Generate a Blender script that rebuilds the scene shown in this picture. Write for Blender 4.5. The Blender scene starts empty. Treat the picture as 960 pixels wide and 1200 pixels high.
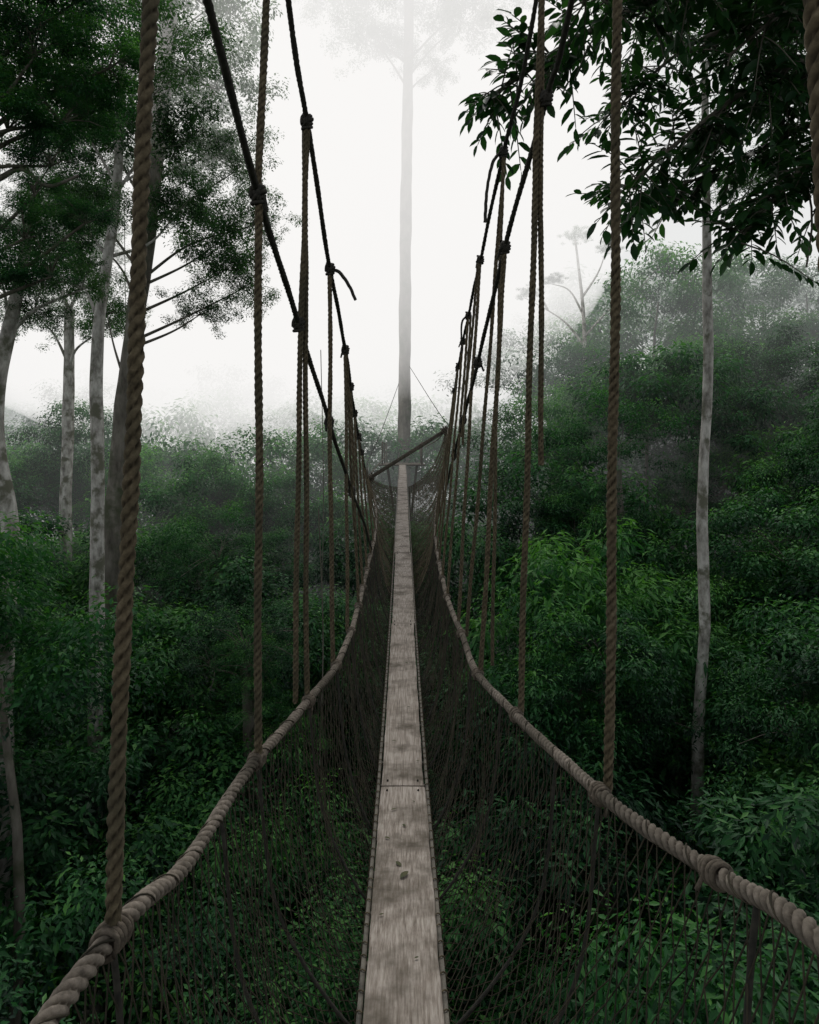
import bpy, math, random
import numpy as np
from mathutils import Vector
random.seed(7); RNG=np.random.default_rng(11)
scene=bpy.context.scene
COL=scene.collection

# ---------------------------------------------------------------- helpers
def empty(name):
    o=bpy.data.objects.new(name,None); COL.objects.link(o); return o
def mesh_np(name,V,F,attr=None,smooth=True):
    V=np.asarray(V,dtype=np.float32).reshape(-1,3)
    me=bpy.data.meshes.new(name)
    if isinstance(F,list): Fs=[np.asarray(f,dtype=np.int32) for f in F if len(f)]
    else: Fs=[np.asarray(F,dtype=np.int32)]
    nl=sum(f.size for f in Fs); nf=sum(len(f) for f in Fs)
    me.vertices.add(len(V)); me.vertices.foreach_set('co',V.ravel())
    me.loops.add(nl); me.polygons.add(nf)
    li=np.concatenate([f.ravel() for f in Fs]); me.loops.foreach_set('vertex_index',li)
    tot=np.concatenate([np.full(len(f),f.shape[1],dtype=np.int32) for f in Fs])
    st=np.concatenate([[0],np.cumsum(tot)[:-1]]).astype(np.int32)
    me.polygons.foreach_set('loop_start',st)
    me.update(calc_edges=True)
    if smooth: me.polygons.foreach_set('use_smooth',np.ones(nf,dtype=bool))
    if attr is not None:
        a=me.attributes.new('tint','FLOAT','POINT'); a.data.foreach_set('value',np.asarray(attr,dtype=np.float32))
    me.validate(); return me
def obj(name,me,mat,parent=None,loc=(0,0,0),rot=(0,0,0),sc=(1,1,1)):
    o=bpy.data.objects.new(name,me); COL.objects.link(o)
    if mat is not None and len(me.materials)==0: me.materials.append(mat)
    if parent: o.parent=parent
    o.location=loc;o.rotation_euler=rot;o.scale=sc
    return o
def merge(parts):
    Vs=[];Qs={};n=0
    for V,F in parts:
        Vs.append(V)
        Qs.setdefault(F.shape[1],[]).append(F+n); n+=len(V)
    return np.concatenate(Vs),[np.concatenate(q) for q in Qs.values()]
def catmull(P,step=None,stepf=None):
    P=np.asarray(P,float)
    if len(P)==2:
        Q=np.linspace(P[0],P[1],200)
    else:
        E=np.vstack([2*P[0]-P[1],P,2*P[-1]-P[-2]]); out=[]
        for i in range(len(P)-1):
            p0,p1,p2,p3=E[i:i+4]
            t=np.linspace(0,1,40,endpoint=False)[:,None]
            out.append(.5*((2*p1)+(-p0+p2)*t+(2*p0-5*p1+4*p2-p3)*t**2+(-p0+3*p1-3*p2+p3)*t**3))
        out.append(P[-1:]); Q=np.vstack(out)
    s=np.concatenate([[0],np.cumsum(np.linalg.norm(np.diff(Q,axis=0),axis=1))])
    L=s[-1]; ss=[0.]
    while ss[-1]<L:
        y=np.interp(ss[-1],s,Q[:,1])
        ss.append(ss[-1]+(step if step else stepf(y)))
    ss=np.array(ss); ss[-1]=L
    return np.stack([np.interp(ss,s,Q[:,k]) for k in range(3)],1),ss
def frames(C):
    T=np.gradient(C,axis=0); T/=np.linalg.norm(T,axis=1)[:,None]+1e-9
    n=np.cross(T[0],[0.13,1,.21]); 
    if np.linalg.norm(n)<.1: n=np.cross(T[0],[1,0,0])
    n/=np.linalg.norm(n); N=np.zeros_like(C); N[0]=n
    for i in range(1,len(C)):
        n=n-np.dot(n,T[i])*T[i]; n/=np.linalg.norm(n)+1e-12; N[i]=n
    return T,N,np.cross(T,N)
def grid_faces(n,K):
    i=np.arange(n-1)[:,None]; k=np.arange(K)[None,:]
    a=i*K+k; b=i*K+(k+1)%K
    return np.stack([a,b,b+K,a+K],-1).reshape(-1,4)
def tube(P,radii,K=8,step=None,bump=0):
    C,s=catmull(P,step=step or .1)
    T,N,B=frames(C)
    rr=np.interp(s/s[-1],np.linspace(0,1,len(radii)),radii)[:,None]
    th=np.linspace(0,2*math.pi,K,endpoint=False)[None,:]
    if bump: rr=rr*(1+bump*np.sin(th*2+s[:,None]*1.3)+bump*.7*np.sin(th*3-s[:,None]*2.1)+bump*.5*np.sin(s[:,None]*4.3+th))
    else: rr=rr+0*th
    V=C[:,None,:]+rr[...,None]*(np.cos(th)[...,None]*N[:,None,:]+np.sin(th)[...,None]*B[:,None,:])
    return V.reshape(-1,3),grid_faces(len(C),K)
TINT={}
def rope(P,r=.0125,pitch=.075,K=15,deep=0.):
    """three-strand laid rope; 'tint' stores how far out of the grooves a point lies (shade in the grooves is painted into the colour)"""
    C,s=catmull(P,stepf=lambda y:.007+.0016*max(y,0))
    C=C+np.stack([.002*np.sin(s*7+P[0][0]*50),0*s,.002*np.sin(s*5.3+2)],1)
    T,N,B=frames(C)
    th=np.linspace(0,2*math.pi,K,endpoint=False)[None,:]
    ph=2*math.pi*s[:,None]/pitch
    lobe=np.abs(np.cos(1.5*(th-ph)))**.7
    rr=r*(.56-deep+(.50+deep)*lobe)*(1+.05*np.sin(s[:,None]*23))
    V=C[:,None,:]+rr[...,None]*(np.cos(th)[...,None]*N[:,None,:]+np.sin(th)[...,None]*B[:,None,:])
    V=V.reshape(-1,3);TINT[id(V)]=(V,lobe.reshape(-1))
    return V,grid_faces(len(C),K)
def knot(c,axis,r=.024,tr=.0075,turns=4,length=.055,cross=True,tail=True):
    c=np.array(c,float); a=np.array(axis,float); a/=np.linalg.norm(a)
    n=np.cross(a,[.3,1,.2]); n/=np.linalg.norm(n); b=np.cross(a,n)
    parts=[]
    def helix(a,n,b,r,L,turns,sq=1):
        t=np.linspace(0,1,int(turns*10)+1)
        th=t*turns*2*math.pi
        rad=r*(1+.12*np.sin(th*.37+c[0]*9))
        return c+np.outer((t-.5)*L,a)+np.outer(rad*np.cos(th),n)+np.outer(rad*np.sin(th)*sq,b)
    parts.append(tube(helix(a,n,b,r,length,turns),[tr,tr],7,step=.006))
    if cross:
        parts.append(tube(helix(n,a,b,r*1.15,length*.5,2.3),[tr*1.1,tr*1.1],7,step=.006))
        parts.append(tube(helix((n+a)/1.414,(a-n)/1.414,b,r*1.2,length*.4,1.6),[tr,tr],7,step=.006))
    if tail:
        e=c+n*r*random.choice([-1,1])
        parts.append(tube([c,e+np.array([0,0,-.01]),e+np.array([random.uniform(-.02,.02),.01,-.05])],[tr,tr*.8],6,step=.01))
    return parts
def box(cx,cy,cz,sx,sy,sz,bev=0.):
    x,y,z=sx/2,sy/2,sz/2; b=bev
    V=[];
    for zz,bb in ((-z,b),(-z+b,0),(z-b,0),(z,b)):
        V+= [(-x+bb,-y+bb,zz),(x-bb,-y+bb,zz),(x-bb,y-bb,zz),(-x+bb,y-bb,zz)]
    V=np.array(V)+[cx,cy,cz]
    F=[[3,2,1,0],[12,13,14,15]]
    for l in range(3):
        for k in range(4):
            F.append([l*4+k,l*4+(k+1)%4,(l+1)*4+(k+1)%4,(l+1)*4+k])
    return V,np.array(F)
def plainbox(x0,x1,y0,y1,z0,z1):
    V=np.array([(x,y,z) for z in (z0,z1) for x,y in ((x0,y0),(x1,y0),(x1,y1),(x0,y1))],float)
    return V,np.array([[3,2,1,0],[4,5,6,7],[0,1,5,4],[1,2,6,5],[2,3,7,6],[3,0,4,7]])
def beam(p0,p1,w,h):
    p0=np.array(p0,float);p1=np.array(p1,float);d=p1-p0;L=np.linalg.norm(d);d/=L
    u=np.cross(d,[0,1,0.01]);u/=np.linalg.norm(u);v=np.cross(d,u)
    V,F=box(0,0,0,w,L,h,.008)
    return (p0+p1)/2+V[:,[0]]*v+V[:,[1]]*d+V[:,[2]]*u,F

# ---------------------------------------------------------------- materials
def newmat(name):
    m=bpy.data.materials.new(name);m.use_nodes=True;nt=m.node_tree;nt.nodes.clear()
    return m,nt,nt.nodes,nt.links
def ramp(N,stops):
    r=N.new('ShaderNodeValToRGB')
    while len(r.color_ramp.elements)<len(stops): r.color_ramp.elements.new(.5)
    for e,(p,c) in zip(r.color_ramp.elements,stops): e.position=p; e.color=(*c,1)
    return r
def mat_leaf(name,dark,mid,light,transl=.3,rough=.45):
    m,nt,N,L=newmat(name)
    at=N.new('ShaderNodeAttribute');at.attribute_name='tint'
    oi=N.new('ShaderNodeObjectInfo')
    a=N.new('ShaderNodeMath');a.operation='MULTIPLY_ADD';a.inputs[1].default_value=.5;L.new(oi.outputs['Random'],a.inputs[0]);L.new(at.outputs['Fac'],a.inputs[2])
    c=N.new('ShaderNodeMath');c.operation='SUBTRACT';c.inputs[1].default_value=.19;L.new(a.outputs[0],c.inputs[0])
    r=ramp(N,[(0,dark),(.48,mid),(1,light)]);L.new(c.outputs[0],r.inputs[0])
    p=N.new('ShaderNodeBsdfPrincipled');p.inputs['Roughness'].default_value=rough;p.inputs['Specular IOR Level'].default_value=.3
    L.new(r.outputs[0],p.inputs['Base Color'])
    t=N.new('ShaderNodeBsdfTranslucent')
    mx=N.new('ShaderNodeMix');mx.data_type='RGBA';mx.blend_type='MULTIPLY';mx.inputs[0].default_value=1;mx.inputs[7].default_value=(1.5,1.7,.7,1)
    L.new(r.outputs[0],mx.inputs[6]);L.new(mx.outputs[2],t.inputs['Color'])
    s=N.new('ShaderNodeMixShader');s.inputs[0].default_value=transl;L.new(p.outputs[0],s.inputs[1]);L.new(t.outputs[0],s.inputs[2])
    o=N.new('ShaderNodeOutputMaterial');L.new(s.outputs[0],o.inputs[0]);return m
M_leaf=mat_leaf('canopy_leaves',(.02,.055,.026),(.05,.13,.05),(.10,.22,.065),.38)
M_leaf_under=mat_leaf('understorey_leaves',(.007,.036,.018),(.034,.145,.043),(.15,.38,.075),.3)
M_leaf_near=mat_leaf('overhanging_leaves',(.012,.042,.018),(.028,.085,.03),(.06,.16,.042),.42,.4)
def mat_noise(name,stops,scale=(1,1,1),nscale=5,detail=8,rough=.85,bump=.3,bdist=.01,second=None,groove_shade=False):
    m,nt,N,L=newmat(name)
    tc=N.new('ShaderNodeTexCoord');mp=N.new('ShaderNodeMapping');mp.inputs['Scale'].default_value=scale
    L.new(tc.outputs['Object'],mp.inputs[0])
    no=N.new('ShaderNodeTexNoise');no.inputs['Scale'].default_value=nscale;no.inputs['Detail'].default_value=detail;no.inputs['Roughness'].default_value=.65
    L.new(mp.outputs[0],no.inputs['Vector'])
    r=ramp(N,stops);L.new(no.outputs['Fac'],r.inputs[0])
    col=r.outputs[0]
    if second:
        n2=N.new('ShaderNodeTexNoise');n2.inputs['Scale'].default_value=second[0];n2.inputs['Detail'].default_value=7;n2.inputs['Roughness'].default_value=.6;L.new(tc.outputs['Object'],n2.inputs['Vector'])
        r2=ramp(N,[(second[1],(0,0,0)),(second[2],(1,1,1))]);L.new(n2.outputs['Fac'],r2.inputs[0])
        mx=N.new('ShaderNodeMix');mx.data_type='RGBA';mx.inputs[7].default_value=(*second[3],1)
        L.new(r2.outputs[0],mx.inputs[0]);L.new(col,mx.inputs[6]);col=mx.outputs[2]
    if groove_shade:
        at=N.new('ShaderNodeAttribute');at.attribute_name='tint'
        r3=ramp(N,[(.25,(.24,.22,.19)),(.85,(1,1,1))]);L.new(at.outputs['Fac'],r3.inputs[0])  # paints shade between the strands, darkest deep in the lay
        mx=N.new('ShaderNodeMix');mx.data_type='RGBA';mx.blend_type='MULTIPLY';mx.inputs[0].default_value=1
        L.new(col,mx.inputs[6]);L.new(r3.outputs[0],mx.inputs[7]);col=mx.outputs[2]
    p=N.new('ShaderNodeBsdfPrincipled');p.inputs['Roughness'].default_value=rough;p.inputs['Specular IOR Level'].default_value=.25
    L.new(col,p.inputs['Base Color'])
    if bump:
        b=N.new('ShaderNodeBump');b.inputs['Strength'].default_value=bump;b.inputs['Distance'].default_value=bdist
        L.new(no.outputs['Fac'],b.inputs['Height']);L.new(b.outputs[0],p.inputs['Normal'])
    o=N.new('ShaderNodeOutputMaterial');L.new(p.outputs[0],o.inputs[0]);return m
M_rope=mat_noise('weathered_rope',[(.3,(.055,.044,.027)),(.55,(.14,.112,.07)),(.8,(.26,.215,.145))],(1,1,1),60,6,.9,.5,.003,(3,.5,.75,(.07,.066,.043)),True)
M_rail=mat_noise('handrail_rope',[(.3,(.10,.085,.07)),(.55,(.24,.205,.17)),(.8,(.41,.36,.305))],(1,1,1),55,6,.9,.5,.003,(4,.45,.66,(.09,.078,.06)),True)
M_knot=mat_noise('knot_cord',[(.3,(.05,.042,.032)),(.55,(.13,.108,.084)),(.8,(.24,.20,.165))],(1,1,1),70,6,.9,.5,.003)
M_cable=mat_noise('dark_cable_rope',[(.3,(.02,.02,.018)),(.7,(.06,.055,.045))],(1,1,1),50,5,.8,.4,.003)
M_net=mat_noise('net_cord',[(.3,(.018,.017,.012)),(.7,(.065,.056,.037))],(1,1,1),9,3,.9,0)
M_netfar=mat_noise('far_net_cord',[(.3,(.05,.042,.027)),(.7,(.16,.13,.085))],(1,1,1),9,3,.9,0)  # paler tan cord for the far stretch of net
M_wood=mat_noise('weathered_plank_wood',[(.25,(.09,.072,.056)),(.42,(.26,.22,.185)),(.58,(.43,.38,.335)),(.8,(.60,.54,.48))],(38,1.3,38),3.2,10,.8,.6,.004,(4.2,.47,.68,(.11,.092,.07)))
M_beam=mat_noise('beam_wood',[(.3,(.06,.05,.04)),(.7,(.16,.14,.11))],(3,3,3),6,6,.85,.3)
M_rung=mat_noise('ladder_rail',[(.3,(.08,.075,.065)),(.7,(.24,.22,.185))],(1,1,1),14,6,.7,.2)
M_pale=mat_noise('pale_bark',[(.30,(.12,.115,.10)),(.45,(.36,.34,.31)),(.62,(.62,.60,.56)),(.8,(.74,.72,.68))],(1,1,.45),7,9,.9,.6,.03,(2.6,.52,.62,(.16,.16,.12)))
M_bark=mat_noise('grey_bark',[(.3,(.07,.062,.05)),(.55,(.18,.165,.14)),(.8,(.32,.30,.26))],(1,1,.3),5,9,.9,.6,.03,(1.7,.5,.65,(.08,.09,.055)))
M_ground=mat_noise('forest_floor',[(.3,(.012,.02,.01)),(.6,(.025,.04,.018)),(.8,(.045,.055,.03))],(1,1,1),1.2,8,.95,.3,.1)
M_dead=mat_noise('fallen_leaf',[(.3,(.03,.05,.015)),(.7,(.09,.08,.03))],(1,1,1),30,3,.6,0)

# ---------------------------------------------------------------- bridge
bridge=empty('rope_canopy_walkway')
xc=lambda y:-.01*np.asarray(y,float)
PZ=catmull([(0,-4,-1.35),(0,-2,-1.55),(0,0,-1.66),(0,2.08,-1.74),(0,3.79,-1.86),(0,6,-1.86),(0,9,-1.69),(0,14.4,-1.26),(0,20,-.86),(0,27.5,-.5)],step=.1)[0]
zp=lambda y:np.interp(y,PZ[:,1],PZ[:,2])
RL=[(-.49,-4,-.35),(-.5,-2,-.6),(-.5,.3,-.74),(-.48,1.1,-.78),(-.49,1.5,-.90),(-.47,2.1,-.945),(-.415,2.8,-1.02),(-.365,3.4,-1.06),(-.352,4.1,-1.076),(-.36,4.8,-1.08),(-.384,6.4,-1.04),(-.42,8.4,-.98),(-.55,11,-.86),(-.8,14,-.74),(-1.08,18,-.68),(-1.1,22,-.5),(-.9,27,-.1)]
RR=[(.56,-4,-.3),(.56,-2,-.48),(.56,.3,-.6),(.555,.92,-.66),(.56,1.25,-.77),(.488,1.75,-.875),(.406,2.6,-1.0),(.32,3.2,-1.04),(.30,4.0,-1.05),(.275,5,-1.06),(.28,6.6,-1.03),(.315,8.4,-.945),(.45,11,-.78),(.7,14,-.33),(1.0,18,.6),(.9,22,.4),(.6,27,.2)]
L1=[(-.52,-4,4.2),(-.5,0,2.05),(-.474,1.6,1.06),(-.465,2.1,.793),(-.455,2.8,.525),(-.423,3.6,.158),(-.39,4.6,-.26),(-.385,5.8,-.6),(-.39,7,-1.0)]
L2=[(-.5,-3,5.5),(-.45,1.2,2.6),(-.435,2.45,1.62),(-.42,2.8,1.355),(-.407,3.5,.94),(-.4125,4.4,.66),(-.447,5.5,.344),(-.49,7,0),(-.56,9,-.34),(-.78,12.5,-.45),(-1.08,18,-.2),(-.9,22,.7),(-.5,31.8,3.2)]
R1=[(.62,-4,4.6),(.6,0,2.9),(.552,2.2,1.58),(.52,2.6,1.349),(.448,3.2,.96),(.41,4.1,.538),(.394,5,.2375),(.39,6.5,-.16),(.37,7.6,-.55),(.33,8.6,-.9)]
R2=[(.66,-3,6),(.62,1.2,3.6),(.5735,3.1,2.05),(.509,3.7,1.628),(.477,4.6,1.294),(.474,5.5,1.1),(.471,6.5,.853),(.5,8,.55),(.65,11,.41),(1.0,18,.75),(.8,22,1.5),(.0,31.8,4.0)]
def at(curve,y):
    C=CUR[id(curve)]; return np.array([np.interp(y,C[:,1],C[:,0]),y,np.interp(y,C[:,1],C[:,2])])
CUR={id(c):catmull(c,step=.03)[0] for c in (RL,RR,L1,L2,R1,R2)}
def add(name,parts,mat): 
    V,F=merge(parts)
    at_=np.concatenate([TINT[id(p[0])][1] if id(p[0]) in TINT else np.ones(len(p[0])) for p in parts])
    return obj(name,mesh_np(name,V,F,at_),mat,bridge)
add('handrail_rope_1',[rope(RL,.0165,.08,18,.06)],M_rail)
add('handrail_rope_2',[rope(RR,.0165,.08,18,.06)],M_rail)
add('support_cables',[rope(L1,.0115,.06,12),rope(L2,.0115,.06,12),rope(R1,.0115,.06,12),rope(R2,.0115,.06,12)],M_cable)
sus=[];kn=[];kn_d=[]
def S(top,bot,r=.012,mid=None):
    top=np.array(top,float);bot=np.array(bot,float)
    m=(top+bot)/2+np.array([random.uniform(-.008,.008),0,0])
    sus.append(rope([top,m,bot],r*1.04,r*6.0,deep=.05))
# left suspenders
S((-.40,1.22,2.2),(-.48,1.1,-.78),.0128)
S((-.435,2.2,1.9),(-.465,2.1,.79),.012); S((-.465,2.1,.79),(-.467,2.1,-.93),.012)
S(at(L2,2.8),(-.47,2.8,-1.03),.0115); S(at(L2,2.8)+[-.012,.02,0],(-.425,2.82,-1.0),.011)
S(at(L2,2.8)+[.008,0,0],(-.45,2.8,.52),.009)
S(at(L2,3.5),(-.38,3.4,-1.05),.0115)
S(at(L2,4.4),(-.372,4.1,-1.07),.011)
S(at(L2,4.4)+[.01,0,0],(-.36,4.5,-.55),.009)
for yt,yb in ((5,4.8),(5.6,5.4),(6.3,6.1),(7,6.8),(7.8,7.6),(8.8,8.5),(9.8,9.6),(11,10.8),(12.2,12),(13.5,13.4),(15,15),(16.5,16.5)):
    S(at(L2,yt),at(RL,yb),.0105)
# right suspenders
S((.44,.82,1.4),(.56,.8,-.64),.0135)
S((.545,1.78,2.1),(.51,1.75,-.865),.0125)
S((.53,2.6,2.6),(.4225,2.6,-.99),.012); S((.515,2.62,2.5),(.502,2.6,-.05),.0105)
S(at(R2,3.7),(.40,3.3,-1.03),.009)
S(at(R1,3.2),(.335,3.2,-1.03),.0115)
S(at(R2,3.7)+[.006,0,0],(.325,3.9,-1.05),.0105)
S(at(R2,4.6),(.30,4.2,-1.05),.011); S(at(R2,4.6)+[-.012,0,0],(.36,4.7,.1),.009)
S(at(R2,5.5),at(RR,5),.0105);S(at(R2,5.5)+[.02,0,0],at(R1,5.3)+[0.02,0,-.1],.009)
for yt,yb in ((6.0,5.7),(6.6,6.4),(7.3,7),(8,7.8),(9,8.8),(10,9.8),(11.2,11),(12.5,12.4),(14,14),(15.5,15.5)):
    S(at(R2,yt),at(RR,yb),.0105)
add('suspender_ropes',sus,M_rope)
add('loose_rope_ends',[rope([at(L2,3.5),at(L2,3.5)+[.05,0,-.02],at(L2,3.5)+[.10,0,-.09],at(L2,3.5)+[.13,0,-.16]],.009,.05),
  rope([at(R2,3.7),at(R2,3.7)+[-.055,0,-.05],at(R2,3.7)+[-.09,0,-.2],at(R2,3.7)+[-.10,0,-.38]],.009,.05),
  rope([at(R2,5.5),at(R2,5.5)+[-.05,0,-.06],at(R2,5.5)+[-.055,0,-.3]],.008,.05)],M_cable)
for c,ys in ((L1,(2.1,2.8,3.6,4.6)),(L2,(2.8,3.5,4.4,5,5.6,6.3,7)),(R1,(2.6,3.2,4.1,5,6.0)),(R2,(3.7,4.6,5.5,6,6.6,7.3))):
    for y in ys:
        kn_d+=knot(at(c,y),(0,-.3,1),.019,.007)
add('cable_knots',kn_d,M_cable)
for c,ys in ((RL,(1.1,2.1,2.8,3.4,4.1,4.8,5.4,6.1,6.8,7.6,8.5,9.6,10.8)),(RR,(.8,1.25,1.75,2.6,3.2,3.95,5,5.7,6.4,7,7.8,8.8,9.8,11))):
    for y in ys:
        ax=at(c,y+.03)-at(c,y-.03)
        kn+=knot(at(c,y),ax,.0195,.0055,6,.055,cross=(y>1.3))
add('handrail_knots',kn,M_knot)
lac=[]
for c in (RL,RR):
    C,s=catmull(c,step=.012);msk=(C[:,1]>-.5)&(C[:,1]<10);C=C[msk];s=s[msk]
    T,N,B=frames(C);th=s*2*math.pi/.16
    P=C+.017*(np.cos(th)[:,None]*N+np.sin(th)[:,None]*B)
    T2,N2,B2=frames(P);K=5;t=np.linspace(0,2*math.pi,K,endpoint=False)[None,:]
    V=P[:,None]+.0018*(np.cos(t)[...,None]*N2[:,None]+np.sin(t)[...,None]*B2[:,None])
    lac.append((V.reshape(-1,3),grid_faces(len(P),K)))
add('net_lacing_cord',lac,M_net)
# planks
planks=[]
seams=[-4,-.2,3.79,7.2,10.6,14.1,17.6,21.1,24.4,27.4]
for a,b in zip(seams[:-1],seams[1:]):
    n=int((b-a)/.12)+2; ys=np.linspace(a+.009,b-.009,n); off=random.uniform(-.008,.008); hw=.120+random.uniform(-.004,.004)
    top=.0+random.uniform(0,.012)
    prof=[(-hw,-.028),(-hw,-.004),(-hw+.004,0),(-hw*.5,.0008),(0,.0012),(hw*.5,.0008),(hw-.004,0),(hw,-.004),(hw,-.028)]
    V=[]
    for k,y in enumerate(ys):
        w=.0018*math.sin(y*9+off*900)+.0015*math.sin(y*31)
        for (px,pz) in prof: V.append((xc(y)+off+px+(w if px>0 else -w*.6),y,zp(y)+top+pz))
    V=np.array(V);K=len(prof);F=grid_faces(n,K)
    planks.append((V,F))
    capi=np.arange(K);planks.append((V[:K].copy(),np.array([list(capi)])));planks.append((V[-K:].copy(),np.array([list(capi[::-1])])))
add('deck_planks',planks,M_wood)
rails=[]
for sd in (-1,1):
    ys=np.arange(-4,27.4,.15)
    pr=[(-.008,-.06),(-.008,-.010),(.008,-.010),(.008,-.06)]
    V=np.array([(xc(y)+sd*.136+px,y,zp(y)+pz) for y in ys for px,pz in pr]);rails.append((V,grid_faces(len(ys),4)))
for y in np.arange(-3.9,27,.3): rails.append(tube([(xc(y)-.136,y,zp(y)-.045),(xc(y)+.136,y,zp(y)-.045)],[.013,.013],6))
add('ladder_frame',rails,M_rung)
ties=[]
for sd in (-1,1):
    for y in np.arange(-.5,12,.085):
        y+=random.uniform(-.012,.012);x=xc(y)+sd*.136; 
        ties.append(tube([(x-sd*.010,y,zp(y)-.006),(x,y+.004,zp(y)-.003),(x+sd*.011,y+.012,zp(y)-.015),(x+sd*.014,y+.015,zp(y)-.05)],[.0026,.0026],5,step=.012))
add('edge_ties',ties,M_rope)
bolts=[]
for s_ in seams[1:5]:
    for dy in (-.06,.06):
        for sx in (-.085,.085):
            y=s_+dy; bolts.append(tube([(xc(y)+sx,y,zp(y)-.002),(xc(y)+sx,y,zp(y)+.015)],[.006,.005],8,step=.004))
add('plank_bolts',bolts,M_cable)
# net
def net(c,sd):
    ys=[-2.]
    while ys[-1]<19: ys.append(ys[-1]+.042*(1+.06*max(ys[-1],0)))
    ys=np.array(ys);R=25
    t=np.linspace(0,1,R)
    J,I=np.meshgrid(np.arange(R),np.arange(len(ys)))
    yy=ys[I]+np.where(J%2==1,.5,0)*.042*(1+.06*np.maximum(ys[I],0))
    yy=yy+RNG.normal(0,.0035,yy.shape)
    C=CUR[id(c)]
    rx=np.interp(yy,C[:,1],C[:,0]);rz=np.interp(yy,C[:,1],C[:,2])
    ex=xc(yy)+sd*.145;ez=zp(yy)-.05
    mx=.72*rx+.28*ex;mz=ez*.80+rz*.20-.03
    tt=t[J]
    wob=.012*np.sin(yy*6+tt*5)+.01*np.sin(yy*13+1)
    X=(1-tt)**2*rx+2*tt*(1-tt)*mx+tt**2*ex+wob*np.sin(tt*math.pi)*sd
    Z=(1-tt)**2*rz+2*tt*(1-tt)*mz+tt**2*ez
    Pn=np.stack([X,yy,Z],-1)+RNG.normal(0,.002,X.shape+(3,))
    A=[];Bb=[]
    for j in range(R-1):
        a=Pn[:,j]; b=Pn[:,j+1]
        A.append(a);Bb.append(b)
        if j%2==0: A.append(a[1:]);Bb.append(b[:-1])
        else: A.append(a[:-1]);Bb.append(b[1:])
    A=np.concatenate(A);Bb=np.concatenate(Bb)
    keep=RNG.random(len(A))>.006;A=A[keep];Bb=Bb[keep]
    out=[]
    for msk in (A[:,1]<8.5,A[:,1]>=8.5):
        a_=A[msk];b_=Bb[msk]
        D=b_-a_;D/=np.linalg.norm(D,axis=1)[:,None]+1e-9
        u=np.cross(D,[1,.1,0]);u/=np.linalg.norm(u,axis=1)[:,None]+1e-9;v=np.cross(D,u)
        r=(.0017+.00008*np.clip(a_[:,1],0,20))[:,None]
        V=[]
        for base in (a_,b_):
            for k in range(3):
                an=k*2*math.pi/3; V.append(base+r*(math.cos(an)*u+math.sin(an)*v))
        V=np.stack(V,1).reshape(-1,3)
        o=np.arange(len(a_))[:,None]*6
        F=np.concatenate([o+np.array([k,(k+1)%3,3+(k+1)%3,3+k])[None] for k in range(3)])
        out.append((V,F))
    return out
n1=net(RL,-1);n2=net(RR,1)
add('side_net_1',[n1[0]],M_net); add('side_net_2',[n2[0]],M_net);add('side_net_far',[n1[1],n2[1]],M_netfar)
uc=[]
for y in (1.1,1.75,2.1,2.8,3.4,4.1,4.8,5.6,6.4,7.4,8.6,10):
    a=at(RL,y);b=at(RR,y);e=zp(y)
    uc.append(tube([a,(a[0]*.85,y,e*.6+a[2]*.4),(xc(y)-.15,y,e-.04),(xc(y),y,e-.085),(xc(y)+.15,y,e-.04),(b[0]*.85,y,e*.6+b[2]*.4),b],[.006,.006],6,step=.03))
add('cradle_ropes',uc,M_cable)

# beam & platform
wb=empty('wooden_beam')
V,F=merge([beam((-1.12,18,-.72),(1.02,18.2,.62),.22,.10)]);obj('beam',mesh_np('beam',V,F,smooth=False),M_beam,wb)
V,F=merge([k for y in (-1.05,.95) for k in knot((y,18.05+.05*(y>0),(-.68 if y<0 else .58)),(1,0,.6),.1,.014,4,.2,False,False)]);obj('lashing',mesh_np('lash',V,F),M_knot,wb)
plat=empty('tree_platform');pp=[]
for k in range(34):
    pp.append(box(-.3,27.6+k*.16,-.52+random.uniform(-.004,.004),1.9,.15,.05,.005))
for sx in (-1.1,.5):
    for sy in (27.65,30.2,32.9): pp.append(box(sx,sy,-.05,.06,.06,.95,.01))
    pp.append(box(sx,30.3,.4,.04,5.2,.05,.01))
for sx in (-.9,.3): pp.append(beam((sx,27.7,-.56),(-.3+(sx+.3)*.35,32.6,-4.4),.1,.1))
V,F=merge(pp);obj('deck',mesh_np('deck',V,F,smooth=False),M_beam,plat)
fl=[]
def bigleaf(P,T,Nn,L,W,curl=.15):
    P=np.array(P,float);T=np.array(T,float);T/=np.linalg.norm(T);Nn=np.array(Nn,float);Nn-=Nn.dot(T)*T;Nn/=np.linalg.norm(Nn)+1e-9;B=np.cross(Nn,T)
    rows=[(0,0),(.22,.36),(.5,.5),(.78,.33),(1,0)]
    V=[]
    for t,w in rows:
        c=P+T*L*t-Nn*L*curl*t*t
        V+= [c-B*W*w+Nn*W*.12*(w>0),c,c+B*W*w+Nn*W*.12*(w>0)]
    F=[]
    for i in range(4):
        a=i*3; F+=[[a,a+1,a+4,a+3],[a+1,a+2,a+5,a+4]]
    return np.array(V),np.array(F)
for x,y,s in ((-.03,3.0,.045),(-.01,2.86,.06),(-.085,3.22,.03),(.0,3.35,.03),(-.06,3.5,.03),(.05,3.6,.02),(-.07,4.4,.03),(.03,5,.03),(-.09,2.6,.02),(.04,2.35,.018),(.08,4.1,.02),(.02,6,.04),(-.05,7,.04)):
    a=random.uniform(-1.2,1.2);fl.append(bigleaf((xc(y)+x,y,zp(y)+.015),(math.cos(a),math.sin(a),.03),(0,0,1),s,s*.45,.05))
V,F=merge(fl);obj('fallen_leaves',mesh_np('fallen_leaves',V,F),M_dead)

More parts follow.
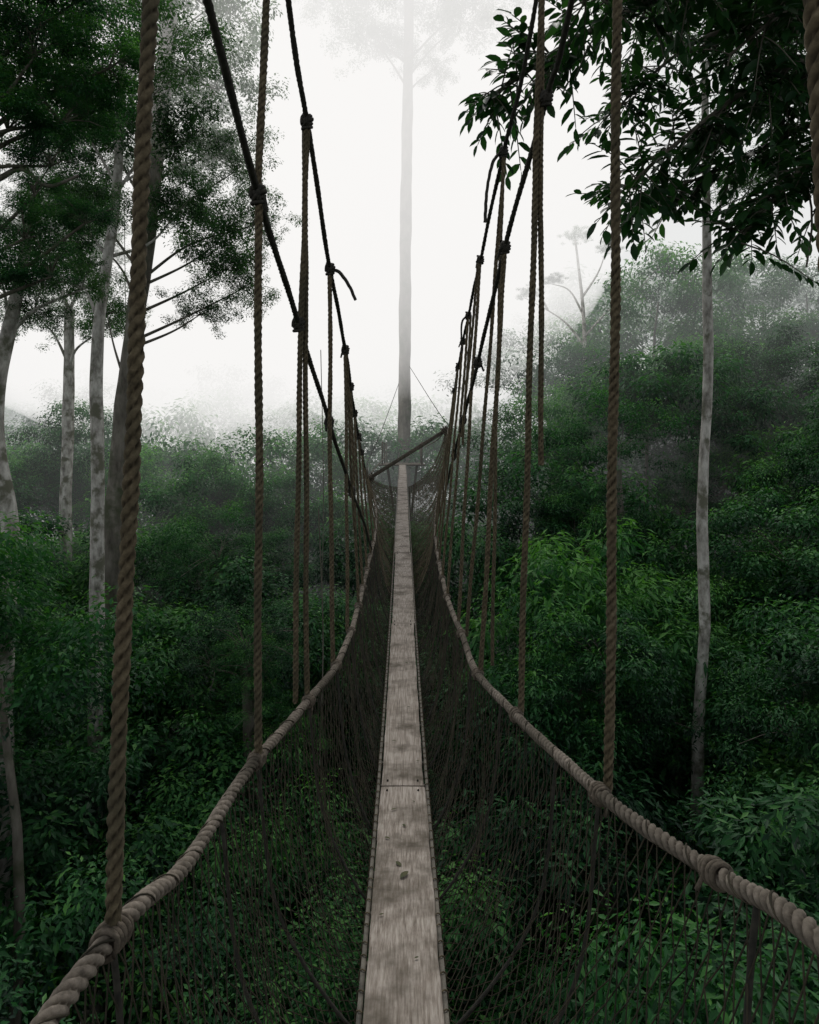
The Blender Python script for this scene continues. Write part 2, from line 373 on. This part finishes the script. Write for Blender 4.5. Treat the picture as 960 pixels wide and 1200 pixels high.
# ---------------------------------------------------------------- terrain
def hill(x,y):
    t=np.clip((x-1)/(.33*np.maximum(y,8)),0,1);t=t*t*(3-2*t)
    return t*np.interp(y,[10,20,35,45,60,90],[0,1.6,5.8,8.6,10,10])
def Hc(x,y):
    b=np.interp(y,[-20,0,8,14,20,30,45,60,90,140],[-4,-4.6,-4.0,-4.0,-2.6,-.5,2.8,5,8,12])
    cor=np.exp(-(x/2.8)**2)*3*np.clip((22-y)/10,0,1)
    n=1.1*np.sin(x*.45+1.3)*np.sin(y*.38+.7)+.6*np.sin(x*.9+y*.7)
    return b+hill(x,y)-cor+n*.8
gx=np.linspace(-150,150,91);gy=np.linspace(-60,240,91)
GX,GY=np.meshgrid(gx,gy,indexing='ij')
GZ=Hc(GX,np.clip(GY,-20,140))-8.5
n=91;i,j=np.meshgrid(np.arange(n-1),np.arange(n-1),indexing='ij');a=(i*n+j).ravel()
F=np.stack([a,a+n,a+n+1,a+1],1)
obj('ground',mesh_np('ground',np.stack([GX,GY,GZ],-1).reshape(-1,3),F),M_ground)

# ---------------------------------------------------------------- foliage meshes
def rnd_dir(n,rng):
    v=rng.normal(size=(n,3));return v/np.linalg.norm(v,axis=1)[:,None]
def leaf_cloud(P,Nn,Ls,Ws,tint,rng,droop=None):
    n=len(P)
    R=rnd_dir(n,rng)
    if droop is not None: R=R*.7+droop
    T=R-(R*Nn).sum(1)[:,None]*Nn;T/=np.linalg.norm(T,axis=1)[:,None]+1e-9
    B=np.cross(Nn,T);L=Ls[:,None];W=Ws[:,None]
    V=np.stack([P-T*L*.5,P-T*L*.05+B*W*.5+Nn*W*.12,P+T*L*.5-Nn*L*.1,P-T*L*.05-B*W*.5+Nn*W*.12],1).reshape(-1,3)
    o=np.arange(n)[:,None]*4
    F=np.concatenate([o+np.array([[0,1,2]]),o+np.array([[0,2,3]])])
    return V,F,np.repeat(tint,4)
def crown(name,R,ncl,nleaf,leaf,flat,seed,mat,zmin=-.25,cr=(.26,.42),wr=.42,cflat=.62,rin=.5,grad=.18):
    rng=np.random.default_rng(seed)
    Ps=[];Ns=[];Ts=[];Ds=[];cents=[]
    for c in range(ncl):
        d=rnd_dir(1,rng)[0]
        while d[2]<zmin: d=rnd_dir(1,rng)[0]
        rad=R*rng.uniform(rin,1.0)*(1+.15*math.sin(3*math.atan2(d[1],d[0])+seed))
        c0=d*rad*[1,1,flat];cents.append(c0)
        r=R*rng.uniform(*cr);m=int(nleaf*(r/(R*.34))**2)
        e=rnd_dir(m,rng);rr=rng.random(m)**.42
        rr=rr*(1+.3*np.sin(e[:,0]*6+c)*np.sin(e[:,1]*7+c*2))
        P=c0+e*(rr*r)[:,None]*[1,1,cflat]
        N_=np.array([0,0,.85])+e*.6+rnd_dir(m,rng)*.55;N_/=np.linalg.norm(N_,axis=1)[:,None]
        Ps.append(P);Ns.append(N_);Ds.append(e*[1,1,.2]+[0,0,-.35])
        Ts.append(-.04+.26*rng.random()+.30*rng.random(m)**1.5+.36*np.clip(e[:,2]*rr,-.5,1)+grad*P[:,2]/R)  # young paler top leaves, plus top light and under-shade painted into the tint
    P=np.concatenate(Ps);Nn=np.concatenate(Ns);T=np.concatenate(Ts);D=np.concatenate(Ds)
    Ls=leaf*rng.uniform(.55,1.3,len(P))
    V,F,ti=leaf_cloud(P,Nn,Ls,Ls*wr,T,rng,D)
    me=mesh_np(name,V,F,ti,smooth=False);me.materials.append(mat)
    return me,cents
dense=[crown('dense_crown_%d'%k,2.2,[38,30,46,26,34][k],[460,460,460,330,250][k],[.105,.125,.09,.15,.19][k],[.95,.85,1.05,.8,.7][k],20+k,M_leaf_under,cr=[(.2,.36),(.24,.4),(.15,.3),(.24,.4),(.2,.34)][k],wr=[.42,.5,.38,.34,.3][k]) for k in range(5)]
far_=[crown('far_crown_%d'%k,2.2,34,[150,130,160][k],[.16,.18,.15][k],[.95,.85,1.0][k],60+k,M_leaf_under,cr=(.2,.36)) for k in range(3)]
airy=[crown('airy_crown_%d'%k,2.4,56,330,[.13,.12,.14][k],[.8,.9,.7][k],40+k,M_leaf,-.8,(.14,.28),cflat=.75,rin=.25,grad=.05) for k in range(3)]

mass=empty('rainforest_understorey')
cnt=0;trs=[]
y=2.0
while y<84:
    sp=2.5+.05*y
    xmax=.68*y+5
    x=-xmax
    while x<xmax:
        px=x+random.uniform(-.4,.4)*sp;py=y+random.uniform(-.4,.4)*sp
        for layer in (0,1):
            if layer==1 and y>32: continue
            R=sp*random.uniform(.58,.92)*(1.2 if layer else 1)
            top=float(Hc(np.array(px),np.array(py)))+random.uniform(-1.6,1.5)-(3.0 if layer else 0)
            if y>26 and random.random()<.3: top+=random.uniform(.5,2.6)
            if abs(px)<2.2 and py<20: top=min(top,-5.2)
            if abs(px+.3)<3.0 and py<34: top=min(top,-2.2)
            if 7<py<14.5 and abs(px-.43*py)<1.5: top=min(top,-6.0)
            if 7<py<15.5 and abs(px+.455*py)<1.4: top=min(top,-5.6)
            cz=top-R*.9
            me,_=random.choice(dense if (y<30 and layer==0) else far_)
            s=R/2.2
            obj('foliage_%d'%cnt,me,None,mass,(px+layer*sp*.45,py+layer*sp*.45,cz),(random.uniform(-.25,.25),random.uniform(-.25,.25),random.uniform(0,6.28)),(s,s,s*random.uniform(.85,1.25)));cnt+=1
            if layer==0 and y<60 and random.random()<.5:
                trs.append(tube([(px,py,top-10),(px+random.uniform(-.4,.4),py,top-5),(px,py,cz+.2)],[.12,.05],6,step=1.2))
        x+=sp
    y+=sp*.85
V,F=merge(trs);obj('stems',mesh_np('stems',V,F),M_bark,mass)
print('mass instances',cnt)

def tree(name,trunk,rad,crowns,bark,kind=airy,extra=None,rmax=.06):
    e=empty(name);parts=[tube(trunk,rad,14,step=.18,bump=.05)]
    C,s=catmull(trunk,step=.2)
    for k,(cx,cy,cz,R,v) in enumerate(crowns):
        me,cents=kind[v%len(kind)]
        sc=R/2.3;rz=random.uniform(0,6.28)
        obj('foliage_%d'%k,me,None,e,(cx,cy,cz),(random.uniform(-.15,.15),random.uniform(-.15,.15),rz),(sc,sc,sc*random.uniform(.85,1.15)))
        cc=np.array([cx,cy,cz-.1*R])
        tgt=cz-R*.6-np.hypot(cx-C[-1][0],cy-C[-1][1])*.6
        i0=int(np.argmin(np.abs(C[:,2]-tgt)));p0=C[i0]
        r0=min(rmax,np.interp(i0/len(C),np.linspace(0,1,len(rad)),rad)*.38)
        md=(p0+cc)/2+np.array([random.uniform(-.3,.3),random.uniform(-.3,.3),random.uniform(-.2,.4)])
        parts.append(tube([p0,md,cc],[r0,r0*.6,r0*.3],8,step=.15,bump=.05))
        for c0 in random.sample(cents,min(10,len(cents))):
            ca,sa=math.cos(rz),math.sin(rz)
            q=np.array([cx+sc*(ca*c0[0]-sa*c0[1]),cy+sc*(sa*c0[0]+ca*c0[1]),cz+sc*c0[2]])
            mm=(cc+q)/2+np.array([random.uniform(-.1,.1)*R,0,.1*R])
            parts.append(tube([cc,mm,q],[r0*.28,r0*.15,.008],6,step=.2))
    if extra: parts+=extra
    V,F=merge(parts);obj('trunk_and_limbs',mesh_np('trunk_'+name,V,F),bark,e)
    return e
G=-13.5
tree('pale_trunk_tree',[(-7.0,15,G),(-6.9,15,-5.6),(-6.85,15,-1),(-6.85,15,2.5),(-6.45,15,5.6),(-6.3,15,9)],[.24,.18,.16,.14,.11,.06],
     [(-6.0,15.2,7.2,1.7,0),(-7.5,15.6,5.9,1.3,1),(-5.3,15.6,5.6,1.1,2),(-6.4,15,9.4,1.9,1),(-8.6,15.5,8.4,1.8,0),(-7.6,15.4,4.2,.9,2),(-5.0,15.2,8.6,1.2,1),(-7.3,15.3,7.4,1.3,2),(-5.0,15.4,7.1,1.0,0)],M_pale)
tree('leaning_forest_tree',[(-9.3,20,G),(-8.7,20,-3),(-8.3,20,1.5),(-7.65,20,7),(-7.1,20,12),(-6.8,20,17)],[.42,.34,.30,.27,.25,.2],
     [(-5.6,20,10.8,1.8,0),(-5.2,20.5,8.6,1.5,1),(-5.9,20.8,6.5,1.6,2),(-5.0,20.4,5.0,1.2,1),(-6.4,20.8,4.3,1.2,0),(-9.5,20.5,9.8,2.0,1),(-5.9,20,13.2,2.0,2),(-8.6,20,13,2.2,0),(-7.4,20.6,8.6,1.3,0),(-9.9,20.5,6.9,1.4,2),(-4.7,20.7,7.0,1.2,0),(-6.6,20.5,7.6,1.2,1),(-6.0,21,9.2,1.3,2),(-7.2,21,10.8,1.4,0),(-9.4,21.2,4.4,1.2,0),(-10.6,21,8.6,1.6,1),(-5.6,20.6,5.6,1.2,2)],M_bark,rmax=.05)
tree('slender_forest_tree',[(-12.1,24,G),(-12.1,24,-3),(-12,24,1),(-11.95,24,5)],[.25,.22,.2,.17],
     [(-11.8,24,6.0,1.8,0),(-13.2,24.4,4.9,1.6,1),(-10.6,24,4.5,1.2,2),(-12.5,24,8.0,2.0,2),(-11.0,24.3,7.4,1.4,0)],M_pale)
tree('curved_trunk_tree',[(-7.3,12,G),(-7.2,12,-4.5),(-7.0,12,-1.6),(-7.3,12,.6),(-6.9,12,2.8),(-6.6,12,4.4)],[.28,.21,.26,.16,.14,.08],
     [(-6.5,12,3.7,1.1,0),(-7.3,12.2,3.2,1.0,1),(-5.9,12.4,4.6,.9,2),(-5.9,12.3,3.0,.7,0),(-6.7,12.2,2.6,.7,1)],M_pale)
tree('shading_canopy_tree',[(-8.2,10,G),(-7.6,10,0),(-7.0,10,4),(-6.6,10,7)],[.35,.28,.2,.1],
     [(-5.5,10,5.9,1.2,0),(-6.0,10.2,4.9,1.0,1),(-4.9,10,6.7,1.1,2),(-6.0,9.6,6.7,1.5,1),(-5.8,10.3,3.3,.7,0),(-5.2,10.2,5.0,.7,2),(-6.0,10.2,2.6,.6,1),(-5.3,10.1,4.3,.6,0),(-4.5,10.2,5.8,.7,1),(-4.9,10.3,3.5,.5,3),(-5.4,10.3,2.7,.5,2),(-5.0,10.6,5.3,.8,4),(-5.8,10.6,5.6,1.0,3),(-5.6,10.2,3.9,.6,2)],M_bark,dense,
     extra=[tube([(-7.0,10,4.1),(-6.2,10,3.95),(-5.7,10,4.15),(-5.3,10,3.9),(-4.85,10,4.05)],[.05,.04,.02],7,step=.08)])
tree('white_trunk_tree',[(5.8,14,G),(5.92,14,-6),(6.05,14,-3.5),(6.0,14,-1.2),(6.12,14,1.5),(6.1,14,4),(6.05,14,8)],[.16,.135,.12,.11,.1,.09,.06],
     [(6.1,14,8.6,1.5,0),(7.4,14.2,7.5,1.4,1),(4.9,14.2,9.4,1.2,2),(7.0,14,5.6,.9,2)],M_pale)
tree('emergent_forest_tree',[(-.28,34,G),(-.28,34,-3),(-.24,34,4),(-.18,34,12),(0,34,23)],[.5,.34,.30,.28,.22],
     [(0,34,23.5,3.0,0),(-2.4,34,21,2.4,1),(2.6,34.5,21.9,2.6,2),(-1,34,26,2.9,1),(-3.9,34,23,2.4,0),(1.3,34.5,19.5,1.4,1),(4.1,34,23.2,2.2,0),(-.9,34.5,20.4,1.6,2)],M_bark)
be=[];b0=[(9.9,38,-6),(9.8,38,3),(9.7,38,7.4),(9.4,38,10.4),(9.2,38,12)]
for p in ([(9.8,38,5.8),(8.8,38,7.1),(7.7,38,7.9),(6.4,38,8.6)],[(9.8,38,6.5),(11.2,38,8),(12.8,38,9.1),(14.2,38,10.8)],[(9.7,38,7.6),(8.9,38,9),(7.8,38,9.4)],[(9.6,38,8.6),(10.5,38,10),(11,38,11.4)],[(7.7,38,7.9),(7.2,38,9)],[(11.2,38,8),(11.7,38,9.4)]):
    be.append(tube(p,[.07,.045,.018],6,step=.2))
bt=empty('sparse_crowned_tree');V,F=merge([tube(b0,[.24,.16,.12,.05],8,step=.3)]+be);obj('trunk_and_limbs',mesh_np('bare',V,F),M_pale,bt)
for k,(x,z,R) in enumerate(((6.6,8.8,.8),(14,10.8,.9),(8,9.6,.7),(9.3,12,.9),(11,11.4,.7))):
    obj('foliage_%d'%k,airy[k%3][0],None,bt,(x,38,z),(0,0,k*1.7),(R/2.3,R/2.3,R/3))
def roundtree(name,x,y,ztop,R,n=5):
    v=random.randrange(5)
    cr=[(x,y,ztop-R*.9,R,v)]+[(x+random.uniform(-.8,.8)*R,y+random.uniform(-.5,.5)*R,ztop-R*random.uniform(1.2,2.6),R*random.uniform(.6,.9),v) for k in range(n)]
    tree(name,[(x,y,G),(x+.1,y,ztop-3*R),(x,y,ztop-1.2*R)],[.3,.22,.12],cr,M_bark,dense)
for x,y,z,R in ((6.4,21,2.2,2.3),(-8.2,27,0,2.4),(-14.6,30,1.8,2.6),(3.9,21,-.9,1.7),(13.5,31,6,3),(10,38,5.8,3),(17,36,8.2,3.2),(9.6,17,-.8,2.1),(-4.2,33,.8,2.2),(13.0,19,2.0,2.6),(10.5,25,3.0,2.4),(-5.6,20,-1.2,1.9),(-11.5,18,-.9,2.2),(-9.4,13,-2.6,1.7),(8.0,12,-2.6,1.6),(4.0,14,-3.0,1.4),(-3.6,15,-2.9,1.4),(-7.6,9,-3.0,1.3),(6.6,8.6,-3.3,1.3),(15.5,26,4.2,2.6)):
    roundtree('broadleaf_tree',x,y,z,R)

ot=empty('overhanging_tree')
brs=[tube([(7.8,8.2,G),(7.2,8,-4),(6.6,7.6,2),(6.3,7.2,5),(6.0,7,7.5)],[.4,.3,.26,.2,.12],12,step=.3,bump=.04)]
limbs=[]
def limb(P,r):
    brs.append(tube(P,[r,r*.6,r*.25],7,step=.08,bump=.05));C,s=catmull(P,step=.1);limbs.append((C,r))
limb([(6.3,7.2,4.6),(4.8,7,5.2),(3.2,6.8,4.8),(1.8,6.8,4.2),(.75,6.8,3.5)],.07)
limb([(6.4,7.3,3.4),(4.9,6.8,4.1),(3.6,6.6,3.7),(2.6,6.6,3.0),(2.1,6.6,2.55)],.06)
limb([(6.5,7.4,2.6),(5.2,6.9,3.3),(4.1,6.7,3.0),(3.4,6.6,2.3),(3.1,6.6,1.95)],.05)
limb([(6.3,7.2,5.2),(4.5,7.4,6.2),(2.8,7.2,6.0),(1.4,7.2,5.2)],.06)
limb([(6.3,7.2,4.4),(5.0,6.6,4.8),(4.2,6.4,4.6),(3.4,6.2,4.0),(2.9,6.2,3.6)],.05)
limb([(6.4,7.2,3.2),(5.4,7,3.6),(4.6,7.1,3.0),(4.2,7.1,2.5)],.04)
limb([(6.0,7.2,5.6),(4.8,7.8,5.3),(3.4,8.2,4.9),(2.4,8.4,4.1)],.05)
limb([(6.3,7.2,5.0),(4.8,6.2,5.0),(3.6,6.0,4.7),(2.4,5.9,4.2),(1.5,5.9,3.9)],.05)
limb([(6.3,7.4,4.4),(5.0,7.6,4.4),(4.0,7.6,4.0),(3.2,7.7,3.3)],.04)
limb([(6.4,7.4,3.8),(5.0,7.9,3.9),(3.6,8.0,3.3),(2.6,8.0,2.9)],.04)
lv=[];tn=[];tw=[]
for C,r in limbs:
    n=len(C)
    for k in range(int(n*2.4)):
        i=int(random.uniform(.15,1)*(n-1));p=C[i]
        d=np.array([random.uniform(-1,.6),random.uniform(-.8,.8),random.uniform(-.8,.5)]);d/=np.linalg.norm(d)
        Lt=random.uniform(.3,.75)
        q1=p+d*Lt*.5;q2=p+d*Lt+np.array([0,0,-.14*Lt])
        tw.append(tube([p,q1,q2],[.009,.004],4,step=.12))
        sh=random.uniform(.05,.6)
        for m in range(10):
            t=.25+.75*m/9
            b=p+(q2-p)*t
            side=np.cross(d,[0,0,1]);side/=np.linalg.norm(side)+1e-9
            T=d*.55+side*(1 if m%2 else -1)*random.uniform(.5,1)+np.array([0,0,-random.uniform(-.1,.5)])
            if m==9: T=d+np.array([0,0,-.4])
            Ll=random.uniform(.10,.21)
            v,f=bigleaf(b,T,np.array([random.uniform(-.5,.5),random.uniform(-.7,.3),.8]),Ll,Ll*.44,.18)
            lv.append((v,f));tn.append(np.full(len(v),sh+random.uniform(-.1,.2)))
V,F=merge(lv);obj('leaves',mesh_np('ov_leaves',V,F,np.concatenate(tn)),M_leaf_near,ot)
V,F=merge(brs+tw);obj('trunk_and_limbs',mesh_np('ov_branches',V,F),M_bark,ot)
for k,(x,y_,z,R) in enumerate(((5.6,8,6.2,1.5),(4.4,8.6,6.6,1.3),(6.3,8.6,5.0,1.2),(3.2,9,6.6,1.2),(5.2,9,5.2,.9),(5.2,6.0,5.6,1.2))):
    obj('foliage_%d'%k,airy[k%3][0],None,ot,(x,y_,z),(0,0,k),(R/2.3,)*3)
li=empty('hanging_lianas');lp=[]
for x,y_,z0,z1 in ((4.05,7,2.9,1.9),(4.75,7,3.2,1.8),(-2.6,20,3,-5),(-1.6,12,-1,-5.5),(-9.2,22,8,-4)):
    lp.append(tube([(x,y_,z0),(x+.08,y_,(z0+z1)/2),(x+.02,y_,z1)],[.012,.01],5,step=.2))
V,F=merge(lp);obj('stems',mesh_np('lianas',V,F),M_bark,li)
# unseen trees added around and above the viewer to shade the foreground
for k,(x,y_,z) in enumerate(((-7,-4,7),(7,-4,7.5),(-7.5,2.5,9),(7.5,2.5,9))):
    s_=1 if x>0 else -1
    tree('added_shade_tree',[(x,y_,G),(x,y_,0),(x,y_,z)],[.4,.3,.15],[(x,y_,z+1,3,0),(x-s_*3,y_+.5,z+1.5,2.8,1),(x-s_*5.6,y_-.4,z+1.8,2.7,2),(x-s_*1.5,y_+2.2,z+1.2,2.6,0)],M_bark,far_)

# ---------------------------------------------------------------- fog (homogeneous mist volumes; their emission stands in for scattered daylight)
def mat_glowing_fog(name,sigma,rad):
    m,nt,N,L=newmat(name)
    a=N.new('ShaderNodeVolumeAbsorption');a.inputs['Color'].default_value=(0,0,0,1);a.inputs['Density'].default_value=sigma
    e=N.new('ShaderNodeEmission');e.inputs['Color'].default_value=(*rad,1);e.inputs['Strength'].default_value=sigma
    s=N.new('ShaderNodeAddShader');L.new(a.outputs[0],s.inputs[0]);L.new(e.outputs[0],s.inputs[1])
    o=N.new('ShaderNodeOutputMaterial');L.new(s.outputs[0],o.inputs['Volume']);return m
fog=empty('fog')
V,F=plainbox(-150,150,23,156,-16,74);obj('haze',mesh_np('haze',V,F,smooth=False),mat_glowing_fog('haze',.0065,(.74,.76,.755)),fog)
V,F=plainbox(-145,145,45,166,-15,72);obj('distant_mist',mesh_np('distant_mist',V,F,smooth=False),mat_glowing_fog('distant_mist',.04,(.86,.86,.855)),fog)
bpy.ops.mesh.primitive_uv_sphere_add(segments=64,ring_count=32,location=(-10,50,18));o=bpy.context.object;o.name='mist_bank';o.scale=(25,35,19.5);o.data.materials.append(mat_glowing_fog('mist_bank',.10,(.96,.945,.93)));o.parent=fog

# ---------------------------------------------------------------- light
w=bpy.data.worlds.new('World');scene.world=w;w.use_nodes=True;nt=w.node_tree;N=nt.nodes;L=nt.links
bg=N['Background'];sky=N.new('ShaderNodeTexSky');sky.sky_type='NISHITA';sky.sun_disc=False;sky.sun_elevation=math.radians(62);sky.sun_rotation=0
hs=N.new('ShaderNodeHueSaturation');hs.inputs['Saturation'].default_value=.15
L.new(sky.outputs[0],hs.inputs['Color']);L.new(hs.outputs[0],bg.inputs[0]);bg.inputs[1].default_value=.14
sd=bpy.data.lights.new('sun','SUN');sd.energy=1.5;sd.angle=math.radians(12);sd.color=(1,.97,.92)
so=bpy.data.objects.new('sun',sd);COL.objects.link(so);so.rotation_euler=(-math.radians(28),0,0)
cam=bpy.data.cameras.new('camera');co=bpy.data.objects.new('camera',cam);COL.objects.link(co)
cam.sensor_fit='VERTICAL';cam.sensor_height=36;cam.lens=24;cam.shift_y=-70/1200;co.rotation_euler=(math.pi/2,0,0)
cam.clip_start=.05;cam.clip_end=1000;scene.camera=co
scene.view_settings.view_transform='Standard';scene.view_settings.look='None';scene.view_settings.exposure=0
